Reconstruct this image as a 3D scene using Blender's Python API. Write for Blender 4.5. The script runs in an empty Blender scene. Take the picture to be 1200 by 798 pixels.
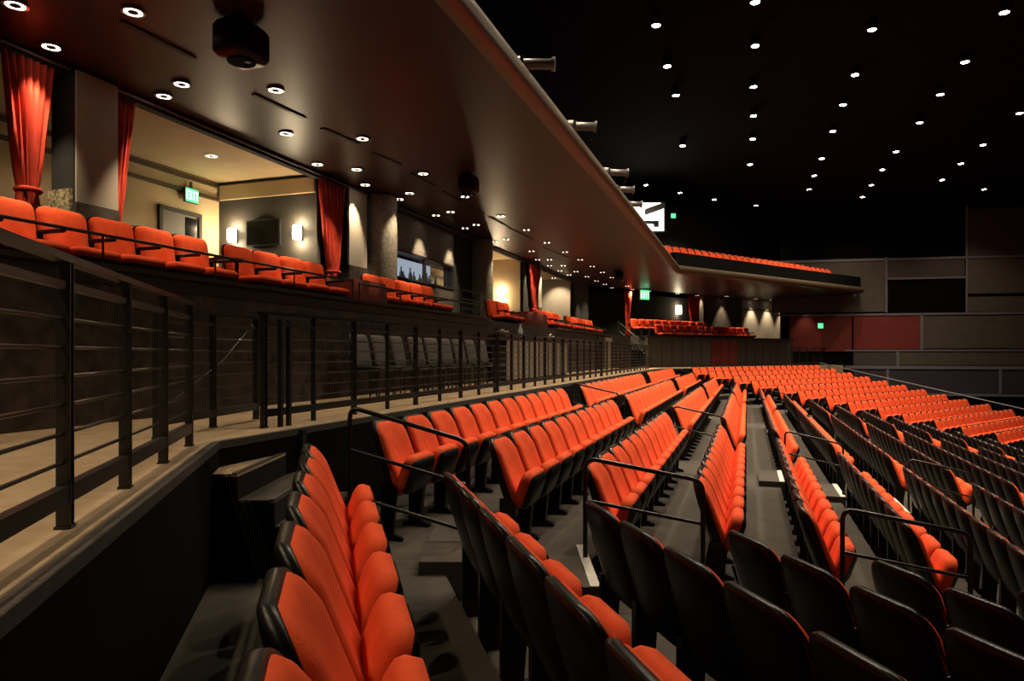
import bpy, math, random
from mathutils import Vector, Matrix
random.seed(7)
C = bpy.context.scene.collection
R = math.radians

# ------------------------------------------------------------------ camera
F, HOR, H = 800.0, 414.6, 0.683          # focal length px, horizon row, eye height over the walkway
cam_d = bpy.data.cameras.new('camera'); cam = bpy.data.objects.new('camera', cam_d); C.objects.link(cam)
cam.location = (0, 0, H); cam.rotation_euler = (R(90), 0, 0)
cam_d.sensor_width = 36; cam_d.lens = 24; cam_d.shift_y = (HOR-399)/1200; cam_d.clip_start = 0.05; cam_d.clip_end = 300
bpy.context.scene.camera = cam
# ------------------------------------------------------------------ world and exposure
w = bpy.data.worlds.new('world'); bpy.context.scene.world = w; w.use_nodes = True
w.node_tree.nodes['Background'].inputs[0].default_value = (0.9, 0.75, 0.6, 1)
w.node_tree.nodes['Background'].inputs[1].default_value = 0.0001
vs = bpy.context.scene.view_settings
vs.view_transform = 'Standard'; vs.look = 'None'; vs.gamma = 1; vs.use_curve_mapping = False; vs.exposure = 0.0
HOUSE_W, DOWN_W, WASH_W = 840.0, 100.0, 300.0
CEIL = 9.75

def lamp(kind, loc, watts, color=(1, .78, .52), parent=None, angle=110, blend=.6, radius=.05, aim=None):
    d = bpy.data.lights.new('lamp_light', kind); d.energy = watts; d.color = color; d.shadow_soft_size = radius
    if kind == 'SPOT': d.spot_size = R(angle); d.spot_blend = blend
    o = bpy.data.objects.new('lamp_light', d); C.objects.link(o); o.location = loc
    if aim is not None: o.rotation_euler = (Vector(aim)).to_track_quat('-Z', 'Y').to_euler()
    if parent is not None: o.parent = parent
    return o

# ------------------------------------------------------------------ plan frames: three straight banks meeting at 34 degrees
HEAD = {'near': R(-15), 'mid': R(19), 'far': R(53)}
NA = {'near': -0.126, 'mid': -3.15, 'far': -20.08}       # where the backrest tops of the first row run
def P(b, o, t, z=0.0):
    a = HEAD[b]; n = NA[b]+o
    return Vector((math.cos(a)*n+math.sin(a)*t, -math.sin(a)*n+math.cos(a)*t, z))
def nt(b, p):
    a = HEAD[b]
    return math.cos(a)*p[0]-math.sin(a)*p[1]-NA[b], math.sin(a)*p[0]+math.cos(a)*p[1]
def off(p): return min(nt(b, p)[0] for b in HEAD)
def bank_of(p): return min(HEAD, key=lambda b: nt(b, p)[0])
def mitre(b1, b2, o):
    a1, a2 = HEAD[b1], HEAD[b2]; n1, n2 = NA[b1]+o, NA[b2]+o
    c1, s1, c2, s2 = math.cos(a1), -math.sin(a1), math.cos(a2), -math.sin(a2)
    det = c1*s2-c2*s1
    return Vector(((n1*s2-n2*s1)/det, (c1*n2-c2*n1)/det, 0))
T0, T1 = -9.0, 37.6
def pline(o, t0=T0, t1=T1):
    return [P('near', o, t0), mitre('near', 'mid', o), mitre('mid', 'far', o), P('far', o, t1)]
def px(x, y, z=None, Y=None):
    """ray through a pixel, stopped at height z or depth Y"""
    d = Vector(((x-600)/F, 1, -(y-HOR)/F))
    k = Y if Y is not None else (z-H)/d.z
    return Vector((0, 0, H))+d*k
def pix(p): return 600+F*p[0]/p[1], HOR-F*(p[2]-H)/p[1]

# ------------------------------------------------------------------ materials
def mat(name, col, rough=.6, col2=None, scale=20, bump=0.0, metal=0.0, emit=None, es=0.0, sheen=0.0, detail=4, bscale=None, spec=.5, coat=0, aniso=None, vor=False, trans=0):
    m = bpy.data.materials.new(name); m.use_nodes = True
    nt_ = m.node_tree; b = nt_.nodes['Principled BSDF']
    b.inputs['Base Color'].default_value = (*col, 1); b.inputs['Roughness'].default_value = rough
    b.inputs['Metallic'].default_value = metal; b.inputs['Specular IOR Level'].default_value = spec
    if sheen: b.inputs['Sheen Weight'].default_value = sheen; b.inputs['Sheen Roughness'].default_value = .5
    if coat: b.inputs['Coat Weight'].default_value = coat
    if trans: b.inputs['Transmission Weight'].default_value = trans
    if emit: b.inputs['Emission Color'].default_value = (*emit, 1); b.inputs['Emission Strength'].default_value = es
    if col2 or bump:
        tc = nt_.nodes.new('ShaderNodeTexCoord')
        mp = nt_.nodes.new('ShaderNodeMapping'); nt_.links.new(tc.outputs['Object'], mp.inputs['Vector'])
        if aniso: mp.inputs['Scale'].default_value = aniso
        n = nt_.nodes.new('ShaderNodeTexNoise'); n.inputs['Scale'].default_value = scale; n.inputs['Detail'].default_value = detail
        nt_.links.new(mp.outputs[0], n.inputs['Vector'])
        if col2:
            r = nt_.nodes.new('ShaderNodeValToRGB'); r.color_ramp.elements[0].position = .32; r.color_ramp.elements[1].position = .68
            r.color_ramp.elements[0].color = (*col, 1); r.color_ramp.elements[1].color = (*col2, 1)
            nt_.links.new(n.outputs['Fac'], r.inputs[0]); nt_.links.new(r.outputs[0], b.inputs['Base Color'])
        if bump:
            if vor:
                n2 = nt_.nodes.new('ShaderNodeTexVoronoi')
            else:
                n2 = nt_.nodes.new('ShaderNodeTexNoise')
            n2.inputs['Scale'].default_value = bscale or scale*4
            nt_.links.new(mp.outputs[0], n2.inputs['Vector'])
            bp = nt_.nodes.new('ShaderNodeBump'); bp.inputs['Strength'].default_value = bump; bp.inputs['Distance'].default_value = .01
            nt_.links.new(n2.outputs[0], bp.inputs['Height']); nt_.links.new(bp.outputs[0], b.inputs['Normal'])
    return m
M = dict(
 orange=mat('orange_velour', (.70, .074, .020), .85, (.80, .103, .032), 9, .25, spec=.15, bscale=160),
 black=mat('black_plastic', (.0045, .0042, .004), .33, spec=.28, bump=.05, scale=60),
 steel=mat('black_steel', (.014, .013, .012), .38, metal=.0, spec=.6),
 worn=mat('worn_steel_tube', (.03, .028, .025), .3, metal=.6),
 lantern=mat('lantern_grey', (.16, .15, .14), .3, metal=.3),
 carpet=mat('beige_carpet', (.36, .255, .15), .95, (.44, .32, .2), 7, .5, bscale=260),
 tier=mat('grey_carpet', (.046, .039, .03), .95, (.066, .056, .043), 5, .4, bscale=220),
 riser=mat('dark_riser', (.006, .0055, .005), .85, (.009, .008, .007), 8, spec=.2),
 nosing=mat('white_nosing', (.5, .48, .43), .7, (.6, .57, .5), 30),
 edge=mat('aluminium_edge', (.09, .08, .07), .5, (.05, .045, .04), 40, metal=.3),
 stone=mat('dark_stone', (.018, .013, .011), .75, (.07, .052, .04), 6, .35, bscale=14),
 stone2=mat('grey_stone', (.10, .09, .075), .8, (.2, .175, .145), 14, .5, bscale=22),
 ledge=mat('ledge_timber', (.03, .02, .014), .35, (.045, .03, .02), 12),
 soffit=mat('bronze_soffit', (.03, .0095, .005), .40, (.038, .0125, .0065), 1.2, .03, bscale=30, spec=.28),
 fascia=mat('bronze_fascia', (.085, .058, .033), .33, (.11, .075, .044), 3, metal=.3),
 ceil=mat('black_ceiling', (.0012, .0012, .0012), .95, spec=.1),
 blackwall=mat('black_wall', (.008, .0075, .007), .9, (.012, .011, .01), 5),
 cream=mat('cream_plaster', (.44, .33, .19), .85, (.48, .36, .21), 3),
 greywall=mat('charcoal_plaster', (.034, .03, .025), .8, (.042, .037, .03), 3),
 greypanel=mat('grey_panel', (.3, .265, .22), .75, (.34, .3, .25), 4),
 brownpanel=mat('brown_panel', (.05, .041, .029), .7, (.064, .052, .037), 2.5),
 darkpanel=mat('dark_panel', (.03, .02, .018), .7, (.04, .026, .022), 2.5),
 redpanel=mat('red_panel', (.115, .006, .004), .7, (.14, .008, .005), 2),
 purple=mat('dark_purple_base', (.022, .016, .024), .7, (.03, .022, .03), 3),
 trim=mat('grey_trim', (.11, .1, .115), .5, (.14, .13, .14), 8),
 cornice=mat('dark_cornice', (.05, .03, .016), .5),
 curtain=mat('red_curtain', (.27, .02, .009), .85, (.36, .03, .013), 6, .2, spec=.2, bscale=90),
 shaded_red=mat('shaded_chair_red', (.12, .012, .008), .8, (.15, .016, .01), 8),  # shade on unlit box chairs put into the colour
 chairgrey=mat('grey_upholstery', (.13, .12, .105), .85, (.16, .145, .13), 10, .2, bscale=120),
 glow=mat('warm_lens', (1, .9, .75), .5, emit=(1, .83, .6), es=60),
 dl=mat('downlight_lens', (1, .9, .75), .5, emit=(1, .86, .66), es=14),
 dlring=mat('downlight_ring', (.5, .46, .4), .25, metal=.8),
 sconce=mat('sconce_shade', (1, .85, .6), .5, emit=(1, .8, .5), es=16),
 glow_pane=mat('painted_uplight', (1, 1, 1), .5, emit=(1, .97, .9), es=6),  # emission stands in for an uplight washing the balcony wall
 green=mat('green_sign_face', (.1, .7, .3), .5, emit=(.16, 1, .4), es=.9),
 whitesign=mat('sign_white', (.8, .8, .8), .5, emit=(.9, 1, .9), es=1.0),
 door=mat('grey_door', (.12, .105, .085), .5, (.14, .12, .1), 5),
 screen=mat('tv_screen', (.004, .004, .004), .15),
 glass=mat('window_glass', (.02, .025, .035), .08, spec=.8, coat=.3),
 bottle=mat('clear_bottle', (.55, .58, .62), .12, spec=.8),
 chrome=mat('chrome', (.75, .73, .7), .18, metal=1),
 bluelight=mat('step_light', (.6, .75, 1), .5, emit=(.65, .8, 1), es=4),
 barlight=mat('bar_backlight', (.7, .8, 1), .5, emit=(.7, .82, 1), es=.6),
 pattern=mat('patterned_cushion', (.5, .42, .24), .9, (.08, .06, .03), 22, detail=2),
)

# ------------------------------------------------------------------ mesh helpers
class MB:
    def __init__(s): s.v = []; s.f = []
    def add(s, vs_, fs):
        k = len(s.v); s.v += [tuple(p) for p in vs_]; s.f += [tuple(i+k for i in f) for f in fs]; return s
    def box(s, c, d, rz=0.0, mtx=None):
        cx, cy, cz = c; a, b, h = d[0]/2, d[1]/2, d[2]/2; co, si = math.cos(rz), math.sin(rz)
        pts = []
        for z in (-h, h):
            for x, y in ((-a, -b), (a, -b), (a, b), (-a, b)): pts.append((cx+x*co-y*si, cy+x*si+y*co, cz+z))
        if mtx is not None: pts = [tuple(mtx @ Vector(p)) for p in pts]
        return s.add(pts, [(3, 2, 1, 0), (4, 5, 6, 7), (0, 1, 5, 4), (1, 2, 6, 5), (2, 3, 7, 6), (3, 0, 4, 7)])
    def bar(s, p, q, wd, ht):
        """rectangular bar from p to q, wd sideways, ht upright"""
        p, q = Vector(p), Vector(q); d = (q-p).normalized()
        side = d.cross(Vector((0, 0, 1)))
        side = Vector((1, 0, 0)) if side.length < 1e-4 else side.normalized()
        up = side.cross(d).normalized(); pts = []
        for e in (p, q):
            for a, b in ((-1, -1), (1, -1), (1, 1), (-1, 1)): pts.append(e+side*(a*wd/2)+up*(b*ht/2))
        return s.add(pts, [(0, 1, 2, 3), (7, 6, 5, 4), (4, 5, 1, 0), (5, 6, 2, 1), (6, 7, 3, 2), (7, 4, 0, 3)])
    def tube(s, pts, r, n=8):
        pts = [Vector(p) for p in pts]; k = len(pts); rings = []
        nrm = None
        for i, p in enumerate(pts):
            d = (pts[min(i+1, k-1)]-pts[max(i-1, 0)]).normalized()
            if nrm is None: nrm = d.orthogonal().normalized()
            else:
                nrm = nrm-d*nrm.dot(d); nrm = nrm.normalized() if nrm.length > 1e-5 else d.orthogonal().normalized()
            bi = d.cross(nrm); rr = r[i] if isinstance(r, (list, tuple)) else r
            rings.append([p+(nrm*math.cos(2*math.pi*j/n)+bi*math.sin(2*math.pi*j/n))*rr for j in range(n)])
        vs_ = [p for g in rings for p in g]; fs = []
        for i in range(k-1):
            for j in range(n): fs.append((i*n+j, i*n+(j+1) % n, (i+1)*n+(j+1) % n, (i+1)*n+j))
        fs.append(tuple(range(n-1, -1, -1))); fs.append(tuple(range((k-1)*n, k*n)))
        return s.add(vs_, fs)
    def prism(s, poly, z0, z1):
        n = len(poly); vs_ = [(p[0], p[1], z0) for p in poly]+[(p[0], p[1], z1) for p in poly]
        ar = sum(poly[i][0]*poly[(i+1) % n][1]-poly[(i+1) % n][0]*poly[i][1] for i in range(n))
        fs = [tuple(range(n-1, -1, -1)), tuple(range(n, 2*n))]+[(i, (i+1) % n, n+(i+1) % n, n+i) for i in range(n)]
        if ar < 0: fs = [f[::-1] for f in fs]
        return s.add(vs_, fs)
    def strip(s, A, B, za0, za1, zb0=None, zb1=None):
        """solid between two polylines A (outer) and B (inner)"""
        zb0 = za0 if zb0 is None else zb0; zb1 = za1 if zb1 is None else zb1
        for i in range(len(A)-1):
            q = [A[i], A[i+1], B[i+1], B[i]]; zs = [(za0, za1), (za0, za1), (zb0, zb1), (zb0, zb1)]
            vs_ = [(p[0], p[1], z[0]) for p, z in zip(q, zs)]+[(p[0], p[1], z[1]) for p, z in zip(q, zs)]
            fs = [(0, 1, 2, 3), (7, 6, 5, 4), (4, 5, 1, 0), (5, 6, 2, 1), (6, 7, 3, 2), (7, 4, 0, 3)]
            s.add(vs_, fs)
        return s
    def lathe(s, prof, c=(0, 0, 0), n=16, mtx=None):
        vs_ = []; fs = []; k = len(prof)
        for r, z in prof:
            for j in range(n):
                a = 2*math.pi*j/n; p = Vector((r*math.cos(a), r*math.sin(a), z))
                if mtx is not None: p = mtx @ p
                vs_.append(p+Vector(c))
        for i in range(k-1):
            for j in range(n): fs.append((i*n+j, i*n+(j+1) % n, (i+1)*n+(j+1) % n, (i+1)*n+j))
        fs.append(tuple(range(n-1, -1, -1))); fs.append(tuple(range((k-1)*n, k*n)))
        return s.add(vs_, fs)
    def slab(s, A, b0, b1, rad, rings, fn, n=6):
        """rounded-rectangle pad; rings = (inset, depth); fn maps (a, b, depth) to space"""
        k = len(s.v); cnt = 0
        for ins, dep in rings:
            a, lo, hi = A-ins, b0+ins, b1-ins; r = min(max(rad-ins*.45, .02 if rad > .03 else .004), a*.98, (hi-lo)*.49); pts = []
            for cx, cy, st in ((a-r, hi-r, 0), (-a+r, hi-r, 90), (-a+r, lo+r, 180), (a-r, lo+r, 270)):
                for j in range(n):
                    th = R(st+90*j/(n-1)); pts.append((cx+r*math.cos(th), cy+r*math.sin(th)))
            cnt = len(pts); s.v += [tuple(fn(p, q, dep)) for p, q in pts]
        for i in range(len(rings)-1):
            for j in range(cnt): s.f.append((k+i*cnt+j, k+i*cnt+(j+1) % cnt, k+(i+1)*cnt+(j+1) % cnt, k+(i+1)*cnt+j))
        s.f.append(tuple(k+j for j in range(cnt-1, -1, -1)))
        l = k+(len(rings)-1)*cnt; m = (b0+b1)/2
        s.v.append(tuple(fn(0, m, rings[-1][1]))); c = len(s.v)-1
        for j in range(cnt): s.f.append((l+j, l+(j+1) % cnt, c))
        return s
    def mesh(s, name, m, smooth=False):
        me = bpy.data.meshes.new(name); me.from_pydata(s.v, [], s.f)
        me.materials.append(M[m] if isinstance(m, str) else m)
        if smooth: me.shade_smooth(); me.set_sharp_from_angle(angle=R(65))
        me.update(); return me
    def build(s, name, m, parent=None, smooth=False):
        o = bpy.data.objects.new(name, s.mesh(name, m, smooth)); C.objects.link(o); o.parent = parent; return o
def tag(o, label, cat, group=None):
    o['label'] = label; o['category'] = cat
    if group: o['group'] = group
    return o
def struct(o, label=None, cat=None):
    o['kind'] = 'structure'
    if label: o['label'] = label
    if cat: o['category'] = cat
    return o
def empty(name, loc=(0, 0, 0), rz=0.0):
    o = bpy.data.objects.new(name, None); C.objects.link(o); o.location = loc; o.rotation_euler = (0, 0, rz); o.empty_display_size = .1; return o
def inst(name, me, parent, loc=(0, 0, 0), rz=0.0):
    o = bpy.data.objects.new(name, me); C.objects.link(o); o.parent = parent; o.location = loc; o.rotation_euler = (0, 0, rz); return o
def copy_tree(src):
    r = src.copy(); C.objects.link(r)
    for ch in src.children:
        c = ch.copy(); C.objects.link(c); c.parent = r
        for g in ch.children: d = g.copy(); C.objects.link(d); d.parent = c
    return r
ORD = ['', 'first', 'second', 'third', 'fourth', 'fifth', 'sixth', 'seventh', 'eighth', 'ninth', 'tenth', 'eleventh', 'twelfth', 'thirteenth', 'fourteenth', 'fifteenth', 'sixteenth', 'seventeenth', 'eighteenth', 'nineteenth', 'twentieth', 'twenty-first', 'twenty-second', 'twenty-third', 'twenty-fourth']

# ================================================================== SETTING
PITCH, RISE, SW, NR = .906, .187, .555, 15
ZT = lambda k: -.95-RISE*k                       # floor height of tier k
EDGE = -.70                                     # walkway edge
floor = struct(MB().box((20, 18, -4.0), (90, 80, .3)).build('floor', 'riser'), 'dark lower floor of the auditorium bowl', 'floor')
for k in range(NR):
    o0 = EDGE if k == 0 else k*PITCH+.05
    m = MB().strip(pline(o0), pline((k+1)*PITCH+.05), ZT(k)-.35, ZT(k))
    t = m.build('tier', 'tier', floor)
    r = MB().strip(pline((k+1)*PITCH+.04), pline((k+1)*PITCH+.056), ZT(k)-.19, ZT(k)-.035).build('riser', 'riser', floor)
# block below the banks so that nothing shows through
MB().strip(pline(EDGE), pline(NR*PITCH+.05), -3.95, -1.2, -3.95, -3.9).build('seating_base', 'riser', floor)
# walkway with an opening for the steps down
WALL = -2.85
OP0, OP1 = P('near', -.874, 5.45), P('mid', -1.05, 5.19)
walk = struct(MB().strip(pline(WALL-.4), pline(EDGE), -1.2, 0).build('floor_walkway', 'carpet'), 'beige carpeted walkway behind the seating rows', 'floor')
e1 = MB(); L = pline(EDGE-.05); L2 = pline(EDGE+.012)
e1.strip(L, L2, -.05, .006).build('edge_trim', 'edge', walk)
MB().strip(pline(EDGE-.001), pline(EDGE+.008), -1.19, -.051).build('walkway_face', 'ceil', walk)
# steps from the walkway into the first aisle
mo = mitre('near', 'mid', EDGE)
for i in range(4):
    x0 = mo.x+.0+.27*i
    zt_ = -.19*(i+1); MB().box((x0+.135, 5.58, (-.95+zt_-.02)/2), (.27, 1.25, .95+zt_-.02)).build('step', 'riser', floor)
    MB().box((x0+.135, 5.58, zt_-.01), (.268, 1.248, .02)).build('step_tread', 'carpet' if i == 0 else 'tier', floor)
    MB().box((x0+.25, 5.58, -.19*(i+1)+.004), (.04, 1.25, .008)).build('step_edge', 'edge', floor)
# white nosing strips where the aisles step down
def half_step(c, d, rz, k, ln):
    """intermediate aisle step between tiers k-1 and k with its pale nosing; d is the downhill direction"""
    z = ZT(k-1)+RISE/2; q = c-d*.2
    MB().box((q.x, q.y, (z+ZT(k)-.02)/2), (.4, ln, z-ZT(k)+.02), rz).build('step', 'tier', floor)
    q = c-d*.04; MB().box((q.x, q.y, z+.004), (.075, ln, .008), rz).build('nosing_strip', 'nosing', floor)
for k in range(1, 8):
    p = mitre('near', 'mid', k*PITCH+.09); half_step(Vector((p.x+.2, 5.6, 0)), Vector((1, 0, 0)), 0, k, 1.1)
for k in range(1, 12):
    half_step(P('mid', k*PITCH+.11, 12.6), Vector((math.cos(HEAD['mid']), -math.sin(HEAD['mid']), 0)), -HEAD['mid'], k, 1.16)
# main ceiling and the dark upper walls
struct(MB().box((14, 22, CEIL+.15), (90, 80, .3)).build('ceiling', 'ceil'), 'black painted main ceiling dotted with house lights', 'ceiling')

# box front wall, first stretch (dark stone), ledge and wall above
LEDGE, BF, HDR = 1.57, 1.30, 4.04
def wall_strip(name, mname, pts, th, z0, z1, parent=None, label=None):
    m = MB(); q = []
    for i, p in enumerate(pts):
        d = (pts[min(i+1, len(pts)-1)]-pts[max(i-1, 0)]).normalized(); q.append(p+Vector((-d.y, d.x, 0))*th)
    o = m.strip(q, pts, z0, z1).build(name, mname, parent)
    if parent is None: struct(o, label, 'wall')
    return o
m1w = mitre('near', 'mid', WALL)
front1 = [P('near', WALL, T0), m1w, P('mid', WALL, 15.6)]
wl = wall_strip('wall_left', 'stone', front1, .25, 0, LEDGE-.12, None, 'dark mottled stone front wall below the box seats')
wall_strip('ledge', 'ledge', [P('near', WALL+.06, T0), mitre('near', 'mid', WALL+.06), P('mid', WALL+.06, 15.62)], .36, LEDGE-.05, LEDGE, wl)
wall_strip('fascia_band', 'ledge', [P('near', WALL+.02, T0), mitre('near', 'mid', WALL+.02), P('mid', WALL+.02, 15.6)], .1, LEDGE-.2, LEDGE-.05, wl)
# pale door leaf at the far left of that wall
dp = px(8, 512, 0)
# box floor
bfl = struct(MB().strip([P('near', -7.2, T0), mitre('near', 'mid', -7.2), P('mid', -7.2, 31)], [P('near', WALL-.05, T0), mitre('near', 'mid', WALL-.05), P('mid', WALL-.05, 31)], .9, BF).build('floor_boxes', 'tier'), 'carpeted floor of the box seats', 'floor')
# second stretch: set back, with ribbed front panels
w2 = wall_strip('wall_left', 'stone', [P('mid', WALL-.1, 15.6), P('mid', WALL-.1, 31.6)], .2, 0, LEDGE-.05, None, 'dark front wall of the boxes beyond the drinks counter')
wall_strip('ledge', 'ledge', [P('mid', WALL-.02, 22.2), P('mid', WALL-.02, 31.9)], .32, LEDGE-.05, LEDGE, w2)
for i in range(9):
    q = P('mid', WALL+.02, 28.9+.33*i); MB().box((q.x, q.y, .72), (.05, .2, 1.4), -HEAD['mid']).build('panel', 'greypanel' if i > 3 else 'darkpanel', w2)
# header over the boxes, soffit, fascia
HO = -4.35
ZS = lambda o: HDR+(o-HO)*.0533
OE = .14
sof = struct(MB().strip(pline(HO-.1, T0, 41), pline(OE, T0, 41), HDR, HDR+.3, ZS(OE), ZS(OE)+.3).build('ceiling_soffit', 'soffit'), 'bronze painted underside of the balcony', 'ceiling')
fa = MB(); prof = [(OE, ZS(OE)), (OE+.10, ZS(OE)+.02), (OE+.18, ZS(OE)+.08), (OE+.21, ZS(OE)+.17), (OE+.19, ZS(OE)+.27), (OE+.12, ZS(OE)+.34), (OE+.02, ZS(OE)+.37)]
lines = [pline(o, T0, 41) for o, z in prof]
vs_, fs = [], []
for (o, z), l in zip(prof, lines): vs_ += [(p.x, p.y, z) for p in l]
for i in range(len(prof)-1):
    for j in range(3): fs.append((i*4+j, i*4+j+1, (i+1)*4+j+1, (i+1)*4+j)[::-1])
fa.add(vs_, fs); fo = fa.build('trim_1', 'fascia', None, True); struct(fo, 'rounded bronze nosing along the balcony edge', 'trim')
bal = struct(MB().strip(pline(HO-2.5, T0, 41), pline(OE+.02, T0, 41), HDR+.55, HDR+.56, HDR+.5, ZS(OE)+.36).build('floor_balcony', 'blackwall'), 'floor of the upper balcony', 'floor')
struct(MB().strip(pline(OE-.12, T0, 41)[:3], pline(OE, T0, 41)[:3], ZS(OE)+.33, ZS(OE)+.38).strip(pline(OE-.12, T0, 41)[2:], pline(OE, T0, 41)[2:], ZS(OE)+.33, ZS(OE)+.95).build('wall_balcony_front', 'ceil'), 'low dark parapet on top of the balcony edge', 'wall')
struct(MB().strip(pline(HO-2.8, T0, 46), pline(HO-2.6, T0, 46), HDR+.4, CEIL).build('wall_balcony_back', 'blackwall'), 'black rear wall above the balcony', 'wall')
# valance: black band just under the header
val = struct(MB().strip([P('near', HO-.12, T0), mitre('near', 'mid', HO-.12), P('mid', HO-.12, 31.5)], [P('near', HO, T0), mitre('near', 'mid', HO), P('mid', HO, 31.6)], HDR-.10, HDR+.02).build('trim_2', 'blackwall'), 'black track along the top of the box openings', 'trim')
MB().strip([P('near', HO+.02, T0), mitre('near', 'mid', HO+.02), P('mid', HO+.02, 31.6)], [P('near', HO+.045, T0), mitre('near', 'mid', HO+.045), P('mid', HO+.045, 31.6)], HDR-.055, HDR-.03).build('track_rail', 'trim', val)

# ------------------------------------------------------------------ suites behind the boxes (mid bank frame)
Q = lambda n, t, z=0.0: P('mid', n+3.15, t, z)
RM = -HEAD['mid']
def blk(n0, n1, t0, t1, z0, z1): 
    p = Q((n0+n1)/2, (t0+t1)/2, (z0+z1)/2); return MB().box(p, (abs(n1-n0), abs(t1-t0), z1-z0), RM)
NB, NF, CZ = -9.87, -7.5, 4.05
bw = struct(blk(NB-.15, NB, -4.0, 10.87, BF, CZ+.1).build('wall_back', 'cream'), 'cream back wall of the lit suites', 'wall')
for z in (3.98, 3.72): blk(NB, NB+.06, -4.0, 10.87, z-.04, z+.02).build('cornice', 'cornice', bw)
struct(blk(NB, NF-.02, -4.0, 10.87, CZ, CZ+.12).build('ceiling_suite', 'cream'), 'cream ceiling of the lit suite', 'ceiling')
pw = struct(blk(NB, NF-.1, 10.87, 11.0, BF, CZ).build('wall_partition', 'greywall'), 'charcoal side wall of the suite carrying a screen', 'wall')
blk(NB+.06, NF-.12, 10.81, 10.87, 3.70, 3.98).build('cornice_band', 'cream', pw)
pc = struct(blk(NB, NF-.55, 5.25, 5.38, BF, CZ).build('wall_partition', 'greywall'), 'charcoal side wall hidden behind the first column', 'wall')
for z in (3.98, 3.72): blk(NB+.05, NF-.6, 5.19, 5.25, z-.04, z+.03).build('cornice', 'cornice', pc)
blk(NB+.05, NF-.6, 5.2, 5.25, 3.1, 3.7).build('pale_band', 'cream', pc)
# vent slot in the suite ceiling
# door and exit sign in the back wall
d1 = struct(blk(NB-.01, NB+.03, 9.45, 10.3, BF, 3.26).build('door_1', 'door'), 'grey suite door in the cream wall under the exit sign', 'door')
blk(NB, NB+.06, 9.38, 9.45, BF, 3.32).build('door_frame', 'greywall', d1); blk(NB, NB+.06, 10.3, 10.37, BF, 3.32).build('door_frame', 'greywall', d1)
blk(NB, NB+.06, 9.38, 10.37, 3.26, 3.33).build('door_frame', 'greywall', d1); blk(NB+.03, NB+.034, 9.98, 10.26, BF+.1, 3.22).build('dark_glass', 'screen', d1)
blk(NB+.03, NB+.09, 9.92, 9.95, 2.25, 2.4).build('door_handle', 'chrome', d1)
def letters(o, half_w, h, fx):
    """the word EXIT in raised strokes on the front face of a sign (local x is outwards, y sideways)"""
    m = MB(); cw = half_w*2*.21; gap = half_w*2*.05; s = h*.14; y = -half_w*.97
    for ch in 'EXIT':
        if ch == 'E':
            m.box((fx, y+s/2, 0), (.006, s, h))
            for z in (-1, 0, 1): m.box((fx, y+cw/2, z*(h/2-s/2)), (.006, cw, s))
        elif ch == 'X':
            m.add([(fx+.003, y, h/2), (fx+.003, y+s, h/2), (fx+.003, y+cw, -h/2), (fx+.003, y+cw-s, -h/2)], [(0, 1, 2, 3)])
            m.add([(fx+.003, y+cw, h/2), (fx+.003, y+cw-s, h/2), (fx+.003, y, -h/2), (fx+.003, y+s, -h/2)], [(0, 1, 2, 3)])
        elif ch == 'I': m.box((fx, y+cw/2, 0), (.006, s, h))
        else: m.box((fx, y+cw/2, 0), (.006, s, h)); m.box((fx, y+cw/2, h/2-s/2), (.006, cw, s))
        y += cw+gap
    m.build('lettering', 'whitesign', o)
def exit_sign(p, rz, label, sz=(.33, .24), text=True, drop=.12):
    o = empty('exit_sign', p, rz); tag(o, label, 'exit sign')
    MB().box((0, 0, 0), (.05, sz[0], sz[1])).build('housing', 'steel', o)
    MB().box((.028, 0, 0), (.01, sz[0]*.94, sz[1]*.9)).build('sign_face', 'green', o)
    MB().box((0, 0, sz[1]/2+drop/2), (.03, .05, drop)).build('bracket', 'steel', o)
    if text: letters(o, sz[0]*.45, sz[1]*.6, .035)
    lamp('POINT', (.2, 0, 0), 1.2, (.2, 1, .45), o, radius=.08)
    return o
exit_sign(Q(NB+.1, 10.05, 3.62), RM, 'green lit exit sign over the suite door', (.32, .27))
# wall screen and sconces on the partition
tv = empty('wall_screen', Q(-8.75, 10.84, 3.0), RM); tag(tv, 'black flat television screen on the charcoal suite wall', 'television')
MB().box((0, -.03, 0), (.78, .06, .5)).build('casing', 'steel', tv); MB().box((0, -.064, 0), (.73, .008, .45)).build('screen', 'screen', tv)
MB().box((0, .01, -.05), (.2, .04, .15)).build('wall_bracket', 'steel', tv)
def sconce(p, rz, label, watts=22, sz=1.0):
    o = empty('wall_sconce', p, rz); tag(o, label, 'wall lamp')
    MB().box((0, .055, 0), (.08, .03, .3)).build('backplate', 'chrome', o)
    MB().lathe([(.07*sz, -.13*sz), (.085*sz, -.1*sz), (.085*sz, .1*sz), (.07*sz, .13*sz)], (0, -.03, 0), 14).build('lamp_shade', 'sconce', o, True)
    for z_ in (-.17*sz, .17*sz): lamp('POINT', (0, -.04, z_), watts*.3, (1, .78, .48), o, radius=.04)
    return o
sconce(Q(-9.45, 10.78, 2.98), RM, 'glowing wall lamp left of the television in the suite', 90)
sconce(Q(-7.95, 10.78, 2.95), RM, 'glowing wall lamp between the television and the red curtain', 90)
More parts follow.
